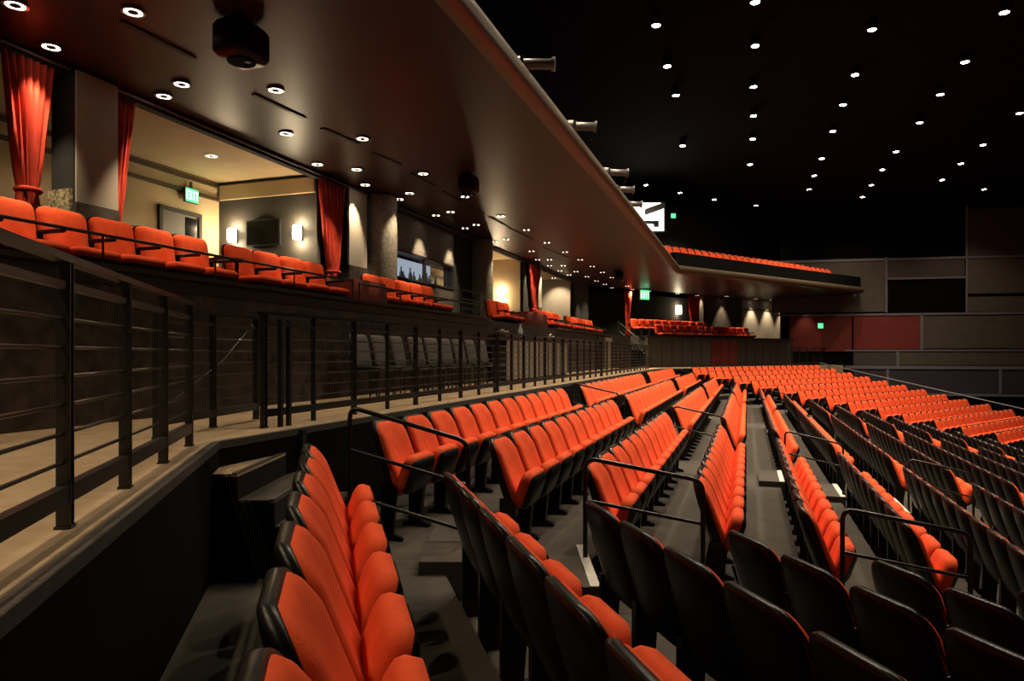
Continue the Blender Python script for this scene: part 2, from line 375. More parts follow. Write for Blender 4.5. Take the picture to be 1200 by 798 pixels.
# recessed lamp in the suite ceiling
def downlight_mesh(r=.085):
    ring = MB().lathe([(r+.03, -.006), (r+.03, .0), (r, .004), (r*.85, .03), (r*.9, .035)], n=18)
    return ring
dl_ring = MB().lathe([(.115, 0.0), (.115, -.012), (.09, -.012), (.085, .03), (.10, .03)], n=18).mesh('trim_ring', 'dlring', True)
dl_lens = MB().lathe([(.084, -.004), (.08, -.008), (.052, -.002), (.05, .004)], n=18).mesh('lens', 'dl')
dl_hub = MB().lathe([(.05, .002), (.05, -.014), (.03, -.022), (.012, -.024)], n=14).mesh('dark_hub', 'black', True)  # black hub added so the glow reads as a part-lit reflector
def downlight(p, watts, label, angle=95, rad=1.0, color=(1, .78, .5), aim=(0, 0, -1), group='downlights in the balcony underside'):
    o = empty('downlight', p); tag(o, label, 'downlight', group); o.scale = (rad, rad, 1)
    inst('trim_ring', dl_ring, o); ln_ = inst('lens', dl_lens, o); inst('dark_hub', dl_hub, ln_)
    if watts: lamp('SPOT', (0, 0, -.05), watts, color, o, angle=angle, blend=.7, radius=.04, aim=aim)
    return o
downlight(Q(-8.6, 9.3, CZ-.002), 60, 'recessed lamp in the cream ceiling of the lit suite', 120, group=None)
downlight(Q(-8.7, 7.3, CZ-.002), 45, 'recessed suite lamp partly behind the first column', 140, group=None)
downlight(Q(-8.7, 3.2, CZ-.002), 45, 'recessed lamp in the suite at the left edge', 140, group=None)
# columns
def column(n0, n1, t0, t1, label, panel=True):
    o = struct(blk(n0, n1, t0, t1, BF, HDR).build('column', 'blackwall'), label, 'column')
    if panel:
        blk(n1, n1+.03, t0+.02, t1-.01, 2.45, HDR-.05).build('panel', 'greypanel', o)
        blk(n1, n1+.05, t0, t1, BF, 2.45).build('stone_base', 'stone', o)
    return o
column(-7.75, -7.4, 5.84, 6.42, 'black column with a lit grey panel between red curtains')
column(-7.9, -7.5, 11.75, 12.45, 'narrow column with a grey panel right of the second red curtain')
col0 = bpy.data.objects['column']; blk(-7.76, -7.41, 5.80, 5.84, BF, 2.6).build('patterned_side', 'pattern', col0)
# curtains
def curtain(n, t0, t1, ztie, label, lean=0.0, zt=HDR-.1, zb=BF+.02, tie_w=.34, fr=Q, rz=RM):
    """tied-back drape: folds gathered at ztie"""
    wd = t1-t0; N = 40; zs = [zt, zt-.4, zt-.9, ztie+.7, ztie+.35, ztie+.12, ztie, ztie-.1, ztie-.3, zb]
    zs = sorted(set(zs), reverse=True); vs_, fs = [], []
    def width(z):
        if z > ztie: u = min(1, (z-ztie)/(zt-ztie)); return tie_w+(1-tie_w)*u**.75
        u = min(1, (ztie-z)/.5); return tie_w+.22*u
    for z in zs:
        f = width(z)
        for i in range(N+1):
            u = i/N; c = .5+lean*(1-f)
            tt = t0+wd*(c+(u-.5)*f); dn = .05*math.sin(u*math.pi*14)*(.6+.4*f)+.02*math.sin(u*41+z*2)
            vs_.append(fr(n+dn, tt, z))
    for k in range(len(zs)-1):
        for i in range(N): fs.append((k*(N+1)+i, k*(N+1)+i+1, (k+1)*(N+1)+i+1, (k+1)*(N+1)+i))
    o = MB().add(vs_, fs).build('curtain', 'curtain', None, True); tag(o, label, 'curtain')
    sm = o.modifiers.new('thick', 'SOLIDIFY'); sm.thickness = .02
    c = .5+lean*(1-tie_w); tm = MB(); cn = fr(n, t0+wd*c, ztie)
    ring = [(tie_w*wd*.54*math.cos(a), .10*math.sin(a)) for a in [2*math.pi*j/20 for j in range(21)]]
    tm.tube([fr(n+q, t0+wd*c+p, ztie) for p, q in ring], .035, 6).build('tie_band', 'curtain', o, True)
    return o
curtain(-7.55, 5.12, 5.72, 2.5, 'wide red tied-back curtain left of the first column')
curtain(-7.6, 6.36, 6.85, 2.28, 'slim red tied-back curtain right of the first column', -.25)
curtain(-7.5, 10.75, 11.65, 2.25, 'red tied-back curtain beside the charcoal suite wall', .1)
# the bar wall with a long window, and the two stone drums
bwall = struct(blk(-7.9, -7.6, 12.4, 13.7, BF, HDR).build('wall_bar', 'blackwall'), 'black wall around the bar window', 'wall')
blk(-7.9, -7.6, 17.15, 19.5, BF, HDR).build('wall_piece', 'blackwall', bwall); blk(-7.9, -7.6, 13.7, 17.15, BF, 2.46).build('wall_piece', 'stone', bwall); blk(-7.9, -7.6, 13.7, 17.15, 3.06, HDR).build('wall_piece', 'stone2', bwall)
for n_, t_, lb in ((-7.45, 12.95, 'rough stone half-column left of the bar window'), (-7.45, 18.8, 'rough stone half-column right of the bar window')):
    q = Q(n_, t_); struct(MB().lathe([(.36, BF), (.36, HDR)], (q.x, q.y, 0), 20).build('column', 'stone2', None, True), lb, 'column')
win = struct(blk(-7.66, -7.645, 13.7, 17.15, 2.46, 3.06).build('window_1', 'glass'), 'long bar window with lit bottles behind', 'window')
M['glass'].node_tree.nodes['Principled BSDF'].inputs['Alpha'].default_value = .18
for t_ in (13.72, 15.4, 17.13): blk(-7.66, -7.58, t_-.03, t_+.03, 2.44, 3.08).build('window_frame', 'steel', win)
for z_ in (2.45, 3.07): blk(-7.66, -7.58, 13.7, 17.15, z_-.025, z_+.025).build('window_frame', 'steel', win)
bb = tag(blk(-8.32, -8.3, 13.7, 17.15, 2.3, 3.1).build('back_bar_panel', 'barlight'), 'pale backlit panel behind the bar bottles', 'light panel')
tag(blk(-8.3, -7.9, 13.7, 17.15, 2.4, 2.46).build('bar_shelf', 'steel'), 'dark shelf carrying the bar bottles', 'shelf')
bm = MB().lathe([(.04, 0), (.042, .16), (.038, .2), (.015, .25), (.015, .32), (.018, .33)], n=10).mesh('bottle', 'bottle', True)
for i in range(16):
    q = Q(-8.1+.08*random.uniform(-1, 1), 13.85+.21*i, 2.46); o = inst('bottle', bm, None, q); o.scale = (1.3, 1.3, random.uniform(.8, 1.25))
    tag(o, 'clear glass bottle standing on the shelf behind the bar window', 'bottle', 'bottles behind the bar window')
# suites further along
bw3 = struct(blk(NB-.15, NB, 19.4, 32.5, BF, CZ+.1).build('wall_back', 'cream'), 'cream back wall of the suites past the bar', 'wall')
for z in (3.95, 3.6, 3.3): blk(NB, NB+.08, 19.4, 32, z-.06, z+.03).build('cornice', 'cornice', bw3)
struct(blk(NB, NF-.02, 19.4, 32.5, CZ, CZ+.12).build('ceiling_suite', 'cream'), 'cream ceiling of the suites past the bar', 'ceiling')
struct(blk(NB, NF-.1, 22.95, 23.08, BF, CZ).build('wall_partition', 'cream'), 'cream side wall of the second lit suite', 'wall')
struct(blk(NB+.6, NF-.1, 30.2, 30.4, BF, CZ).build('wall_partition', 'greypanel'), 'grey lit side wall beside the dark stair corner', 'wall')
struct(blk(-8.0, -7.5, 30.4, 33.5, BF, HDR).build('wall_corner', 'blackwall'), 'black wall at the corner above the far stairs', 'wall')
column(-7.9, -7.5, 23.0, 23.7, 'dark column between the second lit suite and its curtain', False)
curtain(-7.42, 23.3, 24.8, 2.3, 'red tied-back curtain right of the second lit suite')
column(-7.9, -7.5, 24.7, 25.2, 'slim grey column right of the third red curtain')
sconce(Q(-9.1, 22.88, 2.75), RM, 'bright wall lamp in the second lit suite', 110); sconce(Q(-8.3, 22.88, 2.75), RM, 'bright wall lamp nearest the opening of the second lit suite', 110)
sconce(Q(NB+.25, 26.3, 3.1), RM+R(90), 'tall glowing wall lamp right of the third red curtain', 60, 1.4)
downlight(Q(-8.1, 29.2, CZ-.002), 220, 'recessed lamp washing the grey wall by the stair corner', 80, aim=(.25, .75, -1), group=None)
downlight(Q(-8.6, 21.0, CZ-.002), 80, 'recessed lamp in the ceiling of the second lit suite', 140, group=None)

# ------------------------------------------------------------------ box chairs
def box_chair_parts():
    back = MB().slab(.255, .40, .90, .09, [(.03, -.02), (.0, 0), (0, .05), (.015, .085), (.06, .105), (.13, .11)], lambda a, b, d: (-.05-.16*(b-.4)+d+.02*(1-(a/.265)**2)*(1 if d > .08 else 0)-(.016*math.exp(-((b-.6)/.03)**2) if d > .08 else 0), a, b))
    shell = MB().slab(.262, .36, .91, .09, [(.0, .0), (0, -.02), (.02, -.045), (.08, -.05)], lambda a, b, d: (-.062-.16*(b-.4)+d, a, b))
    seat = MB().slab(.255, .04, .5, .08, [(.03, 0), (0, .02), (0, .06), (.015, .085), (.06, .1), (.12, .105)], lambda a, b, d: (b, -a, .36+d))
    pan = MB().slab(.24, .02, .47, .06, [(.03, -.05), (0, -.03), (0, 0)], lambda a, b, d: (b, -a, .36+d))
    ped = MB().box((.15, 0, .155), (.34, .05, .31)).box((.15, 0, .01), (.42, .3, .02))
    arm = MB().slab(.03, -.02, .36, .025, [(.012, -.02), (0, -.01), (0, .01), (.012, .02)], lambda a, b, d: (b, -a, .60+d)).box((.02, 0, .5), (.05, .03, .2))
    return dict(back=back.mesh('backrest', 'orange', True), shell=shell.mesh('back_shell', 'black', True), seat=seat.mesh('seat', 'orange', True), pan=pan.mesh('seat_pan', 'black', True), ped=ped.mesh('pedestal', 'steel'), arm=arm.mesh('armrest', 'black', True))
BC = box_chair_parts()
def box_chair(p, rz, label, group):
    o = empty('box_chair', p, rz); tag(o, label, 'chair', group)
    inst('backrest', BC['back'], o); inst('back_shell', BC['shell'], o); sc_ = inst('seat', BC['seat'], o); inst('seat_pan', BC['pan'], sc_); inst('pedestal', BC['ped'], o)
    inst('armrest', BC['arm'], o, (0, .262, 0))
    return o
G = 'orange chairs along the box ledge'
runs = [(3.2, 3, 'at the far left of the box ledge', 0), (4.95, 4, 'in front of the first column', 1), (7.57, 4, 'in front of the suite wall lamps', 2), (11.2, 5, 'below the bar window', 3), (17.6, 3, 'in front of the second lit suite', 4), (22.4, 5, 'right of the third red curtain', 5), (26.3, 8, 'beside the dark stair corner', 6)]
for t0, cnt, where, q in runs:
    for i in range(cnt):
        p = Q(-6.72+random.uniform(-.015, .015), t0+.585*i+.29, BF)
        box_chair(p, RM+R(random.uniform(-3, 3)), '%s orange box chair from the left %s' % (ORD[i+1], where), G)
for i, t_ in enumerate((4.2, 6.75, 7.4, 8.8)):
    box_chair(Q(-7.38, t_+.2, BF+.14), RM, '%s from the left of the orange chairs just behind the ledge row' % ORD[i+1], 'second row of box chairs')
struct(blk(-7.7, -7.0, 3.5, 10.6, BF-.05, BF+.14).build('floor_riser', 'tier'), 'low raised platform behind the ledge chairs', 'floor')
def draped_seat_block(t0, t1, label):  # dark red draped block standing in for chairs left in shade
    o = empty('draped_seat_block', Q(-6.55, (t0+t1)/2, BF), RM); tag(o, label, 'seat_block'); L_ = (t1-t0)
    MB().slab(.28, -L_/2, L_/2, .06, [(0, .0), (0, .03)], lambda a, b, d: (a, b, .62+d)).build('block_top', 'ledge', o)
    n_ = 44; vs_, fs = [], []
    pts = []
    for j in range(n_):
        a = 2*math.pi*j/n_; ex = .30*max(-1, min(1, 1.35*math.cos(a))); ey = (L_/2+.02)*max(-1, min(1, 1.35*math.sin(a))); pts.append((ex, ey, a))
    for z, g in ((.66, .96), (.655, 1.0), (.4, 1.03), (.04, 1.06)):
        for ex, ey, a in pts: k_ = g+(.025*math.sin(9*a) if z < .5 else 0); vs_.append((ex*k_, ey*k_, z))
    for r_ in range(3):
        for j in range(n_): fs.append((r_*n_+j, r_*n_+(j+1) % n_, (r_+1)*n_+(j+1) % n_, (r_+1)*n_+j))
    fs.append(tuple(range(n_))[::-1]); MB().add(vs_, [f[::-1] for f in fs]).build('block_cover', 'shaded_red', o, True)
draped_seat_block(10.0, 11.1, 'dark red draped table for unlit chairs below the red curtain by the bar')
draped_seat_block(19.6, 21.8, 'dark red draped table for unlit chairs in front of the second lit suite')
tag(empty('side_stand', Q(-6.45, 7.43, BF), RM), 'small black drinks stand between two groups of box chairs', 'stand')
st_ = bpy.data.objects['side_stand']; MB().lathe([(.14, 0), (.14, .02), (.025, .04), (.025, .6), (.12, .62), (.12, .65)], n=14).build('stand_body', 'steel', st_, True)
# box ledge pipe rail
def pipe_rail(pts, label, zt, z0, step=1.5, r=.017):
    o = empty('pipe_rail', pts[0]); tag(o, label, 'railing'); org = Vector(pts[0])
    MB().tube([p-org+Vector((0, 0, zt)) for p in pts], r, 8).build('top_rail', 'worn', o, True)
    for a, b in zip(pts[:-1], pts[1:]):
        L_ = (b-a).length; n_ = max(1, int(round(L_/step)))
        for i in range(n_+1):
            p = a.lerp(b, i/n_)-org; MB().tube([p+Vector((0, 0, z0)), p+Vector((0, 0, zt))], .012, 6).build('post', 'steel', o, True)
    return o
pipe_rail([P('near', WALL-.03, -3.0), mitre('near', 'mid', WALL-.03), P('mid', WALL-.03, 9.6)], 'slim black pipe rail in front of the nearest box chairs', 1.86, LEDGE)
pipe_rail([P('mid', WALL-.03, 9.8), P('mid', WALL-.03, 15.4)], 'slim black pipe rail in front of the chairs below the bar window', 1.84, LEDGE)
pipe_rail([P('mid', WALL-.1, 22.3), P('mid', WALL-.1, 31.0)], 'slim black pipe rail in front of the chairs past the curtain', 1.78, LEDGE, 2.2)
# ladder-like barrier next to the stone drum
sb = empty('step_barrier', Q(-6.7, 16.2, BF), RM); tag(sb, 'low barrier of dark horizontal bars right of the bar window', 'railing')
for y in (-.6, .6): MB().box((0, y, .5), (.04, .04, 1.0)).build('post', 'steel', sb)
for z in (.3, .53, .76, .98): MB().box((0, 0, z), (.03, 1.2, .05)).build('bar', 'steel', sb)
# drinks counter with ribbed front
ct = empty('drinks_counter', Q(-5.75, 18.6, 0), RM); tag(ct, 'grey ribbed drinks counter standing on the walkway', 'counter')
MB().box((0, 0, .54), (.4, 5.8, 1.06)).build('body', 'darkpanel', ct); MB().box((0, 0, 1.1), (.5, 6.0, .06)).build('counter_top', 'edge', ct)
for i in range(13): MB().box((.21, -2.75+.46*i, .54), (.04, .3, 1.0)).build('panel', 'greypanel', ct)
cz = 1.13
def on_counter(name, prof, t_, label, cat, m_):
    q = Q(-5.75, t_, cz); tag(MB().lathe(prof, (q.x, q.y, q.z), 14).build(name, m_, None, True), label, cat)
on_counter('ice_bowl', [(.07, 0), (.14, .05), (.2, .16), (.2, .17), (.12, .17)], 15.9, 'wide shiny bowl at the near end of the drinks counter', 'bowl', 'chrome')
on_counter('carafe', [(.06, 0), (.07, .18), (.03, .26), (.03, .34), (.045, .36)], 17.4, 'pale carafe standing on the drinks counter', 'carafe', 'bottle')
on_counter('cup', [(.04, 0), (.055, .1), (.055, .11), (.03, .11)], 18.7, 'small shiny cup in the middle of the drinks counter', 'cup', 'chrome')
on_counter('serving_dome', [(.16, 0), (.15, .07), (.1, .13), (.02, .16), (.02, .19)], 20.3, 'domed shiny lid at the far end of the drinks counter', 'dome', 'chrome')

# dark walkway chairs
dcb = MB().slab(.22, .48, .98, .05, [(.02, -.02), (0, 0), (0, .03), (.02, .05), (.08, .055)], lambda a, b, d: (-.2-.2*(b-.48)+d, a, b)).mesh('backrest', 'chairgrey', True)
dcs = MB().slab(.23, -.2, .26, .06, [(.03, -.03), (0, -.01), (0, .03), (.02, .05)], lambda a, b, d: (b, -a, .44+d)).mesh('seat', 'black', True)
dcl = MB().tube([(0, 0, .42), (0, 0, 0)], .014, 6).mesh('leg', 'steel', True)
dcf = MB().tube([(-.2, .22, .42), (-.215, .22, .55), (-.31, .21, .98)], .012, 6).tube([(-.2, -.22, .42), (-.215, -.22, .55), (-.31, -.21, .98)], .012, 6).mesh('back_frame', 'steel', True)
for i, t_ in enumerate((8.9, 9.5, 10.1, 10.75, 11.4, 12.0, 12.65, 13.3, 14.0)):
    o = empty('walkway_chair', Q(-5.35, t_+.2, 0), RM+R(random.uniform(-6, 6))); tag(o, '%s grey-backed dark chair from the left along the walkway wall' % ORD[i+1], 'chair', 'dark chairs on the walkway')
    inst('backrest', dcb, o); inst('seat', dcs, o); inst('back_frame', dcf, o)
    for x in (-.19, .22):
        for y in (-.2, .2): inst('leg', dcl, o, (x, y, 0))

# ------------------------------------------------------------------ guard rails on the walkway
def guard_rail(a, b, label, spacing=.8, cap=.09, thick_every=1, hgt=1.07, bars=6):
    a, b = Vector(a), Vector(b); d = b-a; L_ = d.length; rz = math.atan2(d.y, d.x)
    o = empty('guard_rail', a, rz); tag(o, label, 'railing')
    MB().box((L_/2, 0, hgt-.015), (L_+.06, cap, .03)).build('top_rail', 'worn', o)
    MB().box((L_/2, 0, hgt-.12), (L_, .03, .03)).build('upper_bar', 'steel', o)
    MB().box((L_/2, 0, .135), (L_, .045, .07)).build('bottom_rail', 'steel', o)
    n_ = max(1, int(round(L_/spacing)))
    pm = MB().box((-.018, 0, (hgt-.03)/2), (.01, .05, hgt-.03)).box((.018, 0, (hgt-.03)/2), (.01, .05, hgt-.03)).box((0, 0, .006), (.06, .06, .012)).mesh('post', 'steel')
    pt = MB().box((0, 0, (hgt-.03)/2), (.02, .05, hgt-.03)).mesh('post', 'steel')
    for i in range(n_+1): inst('post', pm if i % thick_every == 0 else pt, o, (L_*i/n_, 0, 0))
    bm_ = MB().tube([(0, 0, 0), (L_, 0, 0)], .008, 6).mesh('bar', 'worn', True)
    for i in range(bars): inst('bar', bm_, o, (0, 0, .26+.112*i))
    return o
guard_rail(P('near', -.874, 5.5), P('near', -.874, -2.7), 'black railing nearest the camera along the carpeted walkway', .82, cap=.055)
mr0, mr1 = P('mid', -1.05, 5.19), P('mid', -1.05, 30.8)
guard_rail(mr0, P('mid', -1.05, 11.27), 'black walkway railing between the first steps and the second aisle', .76, thick_every=2)
guard_rail(P('mid', -1.05, 11.4), P('mid', -1.05, 20.5), 'black walkway railing in front of the drinks counter', .76, thick_every=2)
guard_rail(P('mid', -1.05, 20.65), P('mid', -1.05, 31.0), 'black walkway railing farthest along towards the stair corner', .79, thick_every=2)
guard_rail((-2.86, 5.5, 0), (-2.68, 7.15, 0), 'short black railing behind the opening to the steps', .82, cap=.04)
gr4 = bpy.data.objects['guard_rail.004']; cb_ = (MB().tube([Vector((-2.7, 7.1, .98)), Vector((-2.75, 6.5, .62)), Vector((-2.84, 5.75, .3))], .008, 6).build('steel_cable', 'worn', None, True)); cb_.parent = gr4; cb_.matrix_parent_inverse = gr4.matrix_basis.inverted()
# landing post pair at the start of the second railing
lp = empty('railing_gate', mr0+Vector((.12, .1, 0)), RM); tag(lp, 'narrow black gate frame at the head of the first aisle', 'gate')
for y in (0, .12): MB().box((0, y, .5), (.04, .035, 1.0)).build('post', 'steel', lp)
MB().box((0, .06, .96), (.04, .16, .04)).build('cross_bar', 'steel', lp)
# plinth under the gate, beside the steps
struct(MB().box((-2.12, 6.33, -.5), (.45, .3, .99)).build('trim_3', 'riser'), 'dark stub wall beside the steps', 'trim')

# ------------------------------------------------------------------ aisle handrails
def arc(p0, p1, p2, n=5):
    return [(p0*(1-s)**2+p1*2*s*(1-s)+p2*s*s) for s in [i/n for i in range(n+1)]]
def handrail(a, b, fa_, fb_, hgt, label, low=False, r=.02):
    """a, b plan points; fa_, fb_ floor heights; two posts with a bent top tube"""
    a, b = Vector((a[0], a[1], 0)), Vector((b[0], b[1], 0)); d = (b-a).normalized(); org = Vector((a.x, a.y, fa_))
    A = Vector((a.x, a.y, fa_+hgt)); B = Vector((b.x, b.y, fb_+hgt)); sl = (B-A).normalized()
    o = empty('aisle_handrail', org); tag(o, label, 'handrail')
    pts = [Vector((a.x, a.y, fa_)), A-Vector((0, 0, .12))]+arc(A-Vector((0, 0, .10)), A, A+sl*.10)+arc(B-sl*.10, B, B-Vector((0, 0, .10)))+[Vector((b.x, b.y, fb_))]
    MB().tube([p-org for p in pts], r, 8).build('bent_rail', 'worn', o, True)
    MB().tube([A-Vector((0, 0, .36))-org, B-Vector((0, 0, .36))-org], r*.8, 8).build('middle_bar', 'worn', o, True)
    if low: MB().tube([A-Vector((0, 0, .74))-org, B-Vector((0, 0, .74))-org], r*.8, 8).build('lower_bar', 'worn', o, True)
    for p, z in ((a, fa_), (b, fb_)): MB().lathe([(.05, 0), (.05, .012), (.025, .03)], Vector((p.x, p.y, z))-org, 12).build('base_flange', 'steel', o, True)
    return o
handrail((-1.36, 5.72), (-.36, 5.62), -.76, ZT(0)-.09, 1.0, 'bent black handrail in the first aisle just below the walkway', True)
handrail((.62, 5.78), (1.60, 5.72), ZT(1), ZT(2), .94, 'bent black handrail in the middle of the first aisle')
handrail((2.72, 5.62), (3.72, 5.54), ZT(3), ZT(4), .92, 'bent black handrail lowest in the first aisle')
for k, wh in ((0, 'just below the walkway'), (2, 'beside the third row'), (4, 'beside the fifth row'), (6, 'beside the seventh row'), (8, 'lowest in view')):
    handrail(P('mid', k*PITCH+.12, 12.2), P('mid', (k+1)*PITCH+.09, 12.2), ZT(k), ZT(k+1), 1.1, 'slim handrail in the second aisle %s' % wh, r=.017)
for k, wh in ((0, 'highest'), (2, 'second highest'), (4, 'third highest')):
    q0, q1 = mitre('mid', 'far', k*PITCH+.15), mitre('mid', 'far', (k+1)*PITCH+.1)
    handrail(q0, q1, ZT(k), ZT(k+1), .95, '%s slim handrail in the aisle before the far seating block' % wh, r=.017)
# sloping rail along the right-hand end of the far block
fr = empty('sloping_rail', P('far', 0, 37.4, ZT(0))); org = fr.location.copy(); tag(fr, 'long sloping handrail along the far end of the seating', 'handrail')
a_, b_ = P('far', -.4, 37.4, ZT(0)+1.1), P('far', 13.0, 37.4, ZT(0)+1.1-13.4*RISE/PITCH)
MB().tube([a_-org, b_-org], .03, 8).build('top_rail', 'trim', fr, True); dn_ = Vector((0, 0, .45)); MB().tube([a_-dn_-org, b_-dn_-org], .018, 8).build('middle_bar', 'steel', fr, True)
for i in range(8):
    q = a_.lerp(b_, (i+.3)/8)-org; MB().tube([q, q-Vector((0, 0, 1.05))], .02, 6).build('post', 'steel', fr, True)

# ------------------------------------------------------------------ balcony underside: downlights, slots, loudspeakers
def on_soffit(x, y):
    z = HDR+.1
    for _ in range(6):
        p = px(x, y, z); z = ZS(max(HO, min(OE, off(p))))
    return Vector((p.x, p.y, z))
DL = [(18, 5), (156, 13), (60, 54), (213, 98), (192, 112), (323, 105), (335, 156), (425, 162), (372, 192), (418, 198), (428, 216), (496, 203), (480, 226), (468, 233), (528, 248), (511, 252), (545, 230), (587, 253), (558, 263), (545, 267), (617, 269), (593, 280), (580, 283), (641, 284), (623, 294), (662, 295), (644, 304), (630, 304), (680, 304), (660, 311), (644, 311), (694, 312), (675, 318), (656, 317), (706, 319), (688, 324), (667, 322), (717, 325), (699, 329), (726, 330), (709, 333), (735, 335), (717, 337), (741, 339), (761, 341), (794, 344), (817, 346), (844, 348), (866, 350), (952, 356)]
for x, y in DL:
    p = on_soffit(x, y); o_ = off(p)
    if p.y > 45: continue
    b = bank_of(p); a = HEAD[b]
    inner = o_ < -3.2                         # lamps in the row next to the boxes wash the columns and walls
    p.z -= .004
    far_ = b == 'far'
    wt = WASH_W*.9 if far_ else (WASH_W if inner else DOWN_W*(1.6 if p.y > 20 or p.y < 7 else 1))
    tilt = Vector((-math.cos(a)*.28, math.sin(a)*.28, -1)) if inner and not far_ else Vector((0, 0, -1))
    lab = 'small recessed downlight close above the box openings' if inner else 'small recessed downlight in the bronze underside of the balcony'
    dl = downlight(p, wt, lab, 110 if far_ else (54 if inner else 95), aim=tilt)
# the same rows run on over the walkway beside and behind the camera
for i, (t_, o_) in enumerate(((4.3, -2.0), (2.2, -2.0), (.2, -2.0), (-2.0, -2.0), (3.2, -3.6), (1.0, -3.6), (-1.2, -3.6))):
    p = P('near', o_, t_, ZS(o_)-.004); downlight(p, DOWN_W*1.6, 'small recessed downlight in the bronze underside of the balcony', 100)
SL = [((143, 25), (228, 68)), ((297, 110), (357, 138)), ((377, 150), (420, 168)), ((436, 179), (470, 193)), ((482, 203), (510, 218)), ((519, 224), (541, 236)), ((550, 241), (568, 250)), ((574, 254), (596, 266)), ((597, 267), (625, 281)), ((637, 290), (667, 302))]
for i, (a_, b_) in enumerate(SL):
    p, q = on_soffit(*a_), on_soffit(*b_); p.z -= .006; q.z -= .006
    o = empty('air_slot', p); tag(o, '%s dark air slot from the left in the balcony underside' % ORD[i+1], 'air vent', 'air slots')
    MB().bar(Vector((0, 0, 0)), q-p, .07, .01).build('slot_body', 'blackwall', o)
    MB().bar(Vector((0, 0, -.004)), q-p+Vector((0, 0, -.004)), .012, .008).build('slot_blade', 'steel', o)
def loudspeaker(x, y, sz, rz, label):
    p = on_soffit(x, y); o = empty('loudspeaker', p, rz); tag(o, label, 'loudspeaker')
    w_, d_, h_ = sz
    MB().box((0, 0, -.06), (.12, .12, .12)).build('mount', 'steel', o)
    MB().slab(w_/2, -d_/2, d_/2, .08, [(.03, 0), (0, -.05), (0, -h_+.05), (.04, -h_)], lambda a, b, d: (a, -b, d-.03)).build('cabinet', 'black', o, True)
    MB().lathe([(min(w_, d_)*.36, -h_-.05), (min(w_, d_)*.36, -h_-.03), (.02, -h_-.02)], n=18).build('driver', 'ceil', o, True)
    MB().lathe([(.03, -h_-.06), (.03, -h_-.04)], (w_*.2, 0, 0), n=10).build('centre_cap', 'worn', o, True)
loudspeaker(283, 28, (.40, .5, .36), RM, 'large black loudspeaker hanging from the balcony underside near the camera')
loudspeaker(549, 205, (.36, .36, .34), RM, 'black loudspeaker hanging from the middle of the balcony underside')
loudspeaker(725, 318, (.4, .4, .4), RM, 'small black loudspeaker hanging near the far corner of the balcony')
# stage lanterns clamped above the balcony edge
def lantern(x, y, L_, label, tilt=0.06, rzx=0.0):
    p = px(x, y, 4.86); o = empty('stage_lantern', p, RM+R(12)+rzx); tag(o, label, 'stage light')
    rot = Matrix.Rotation(R(90)+tilt, 4, 'Y')
    MB().lathe([(.05, -.5*L_), (.1, -.47*L_), (.11, -.1*L_), (.075, -.05*L_), (.075, .42*L_), (.1, .45*L_), (.1, .5*L_)], n=16, mtx=rot).build('barrel', 'lantern', o, True)
    MB().lathe([(.09, .502*L_), (.085, .505*L_)], n=16, mtx=rot).build('front_lens', 'glass', o)
    MB().box((-.05*L_, .13, -.08), (.05, .015, .3)).box((-.05*L_, -.13, -.08), (.05, .015, .3)).box((-.05*L_, 0, -.23), (.05, .28, .015)).build('yoke', 'steel', o)
    MB().tube([(-.05*L_, 0, -.23), (-.1*L_, 0, -.25)], .022, 8).build('clamp_stem', 'steel', o, True)
    MB().tube([(.4*L_, 0, -.09), (.42*L_, .02, -.2), (.36*L_, .02, -.26)], .009, 6).build('cable', 'steel', o, True)
lantern(616, 75, .85, 'largest long stage light clamped over the balcony edge')
lantern(676, 148, .72, 'second long stage light along the balcony edge')
lantern(716, 202, .8, 'third stage light along the balcony edge')
lantern(727, 222, .7, 'fourth stage light along the balcony edge'); lantern(738, 239, .7, 'fifth stage light just left of the bright booth')
fb = empty('lamp_bracket', px(645, 128, 4.86)); tag(fb, 'triangular metal bracket left of the second stage light', 'bracket')
MB().tube([(0, 0, -.3), (0, 0, .12), (.22, 0, -.22), (.24, .02, -.34)], .016, 6).build('bent_bar', 'worn', fb, True)
# stand-in for an uplit wall, drawn as a booth on the balcony
bt = empty('uplit_wall_pane', px(760, 254, Y=34.5)); tag(bt, 'glaring white lit booth for an uplit wall above the balcony corner', 'glow_pane')
MB().box((0, .1, 0), (1.7, .1, 1.55)).build('frame', 'steel', bt); MB().box((0, .04, 0), (1.55, .02, 1.4)).build('lit_pane', 'glow_pane', bt)
MB().box((-.1, -.1, -.32), (.9, .3, .16), R(10)).box((.35, -.1, -.4), (.25, .3, .32)).build('dark_fixture', 'black', bt)
MB().slab(.5, -.16, .16, .1, [(0, 0), (0, .1)], lambda a, b, d: (.25+a, -.3+d, .35+b+.35*a)).build('dark_hood', 'darkpanel', bt)
exit_sign(px(789, 253, Y=36), R(-90), 'tiny green light right of the bright booth', (.26, .26), False)
lamp('POINT', px(760, 262, Y=33.5), 120, (1, .95, .85), None, radius=.3)

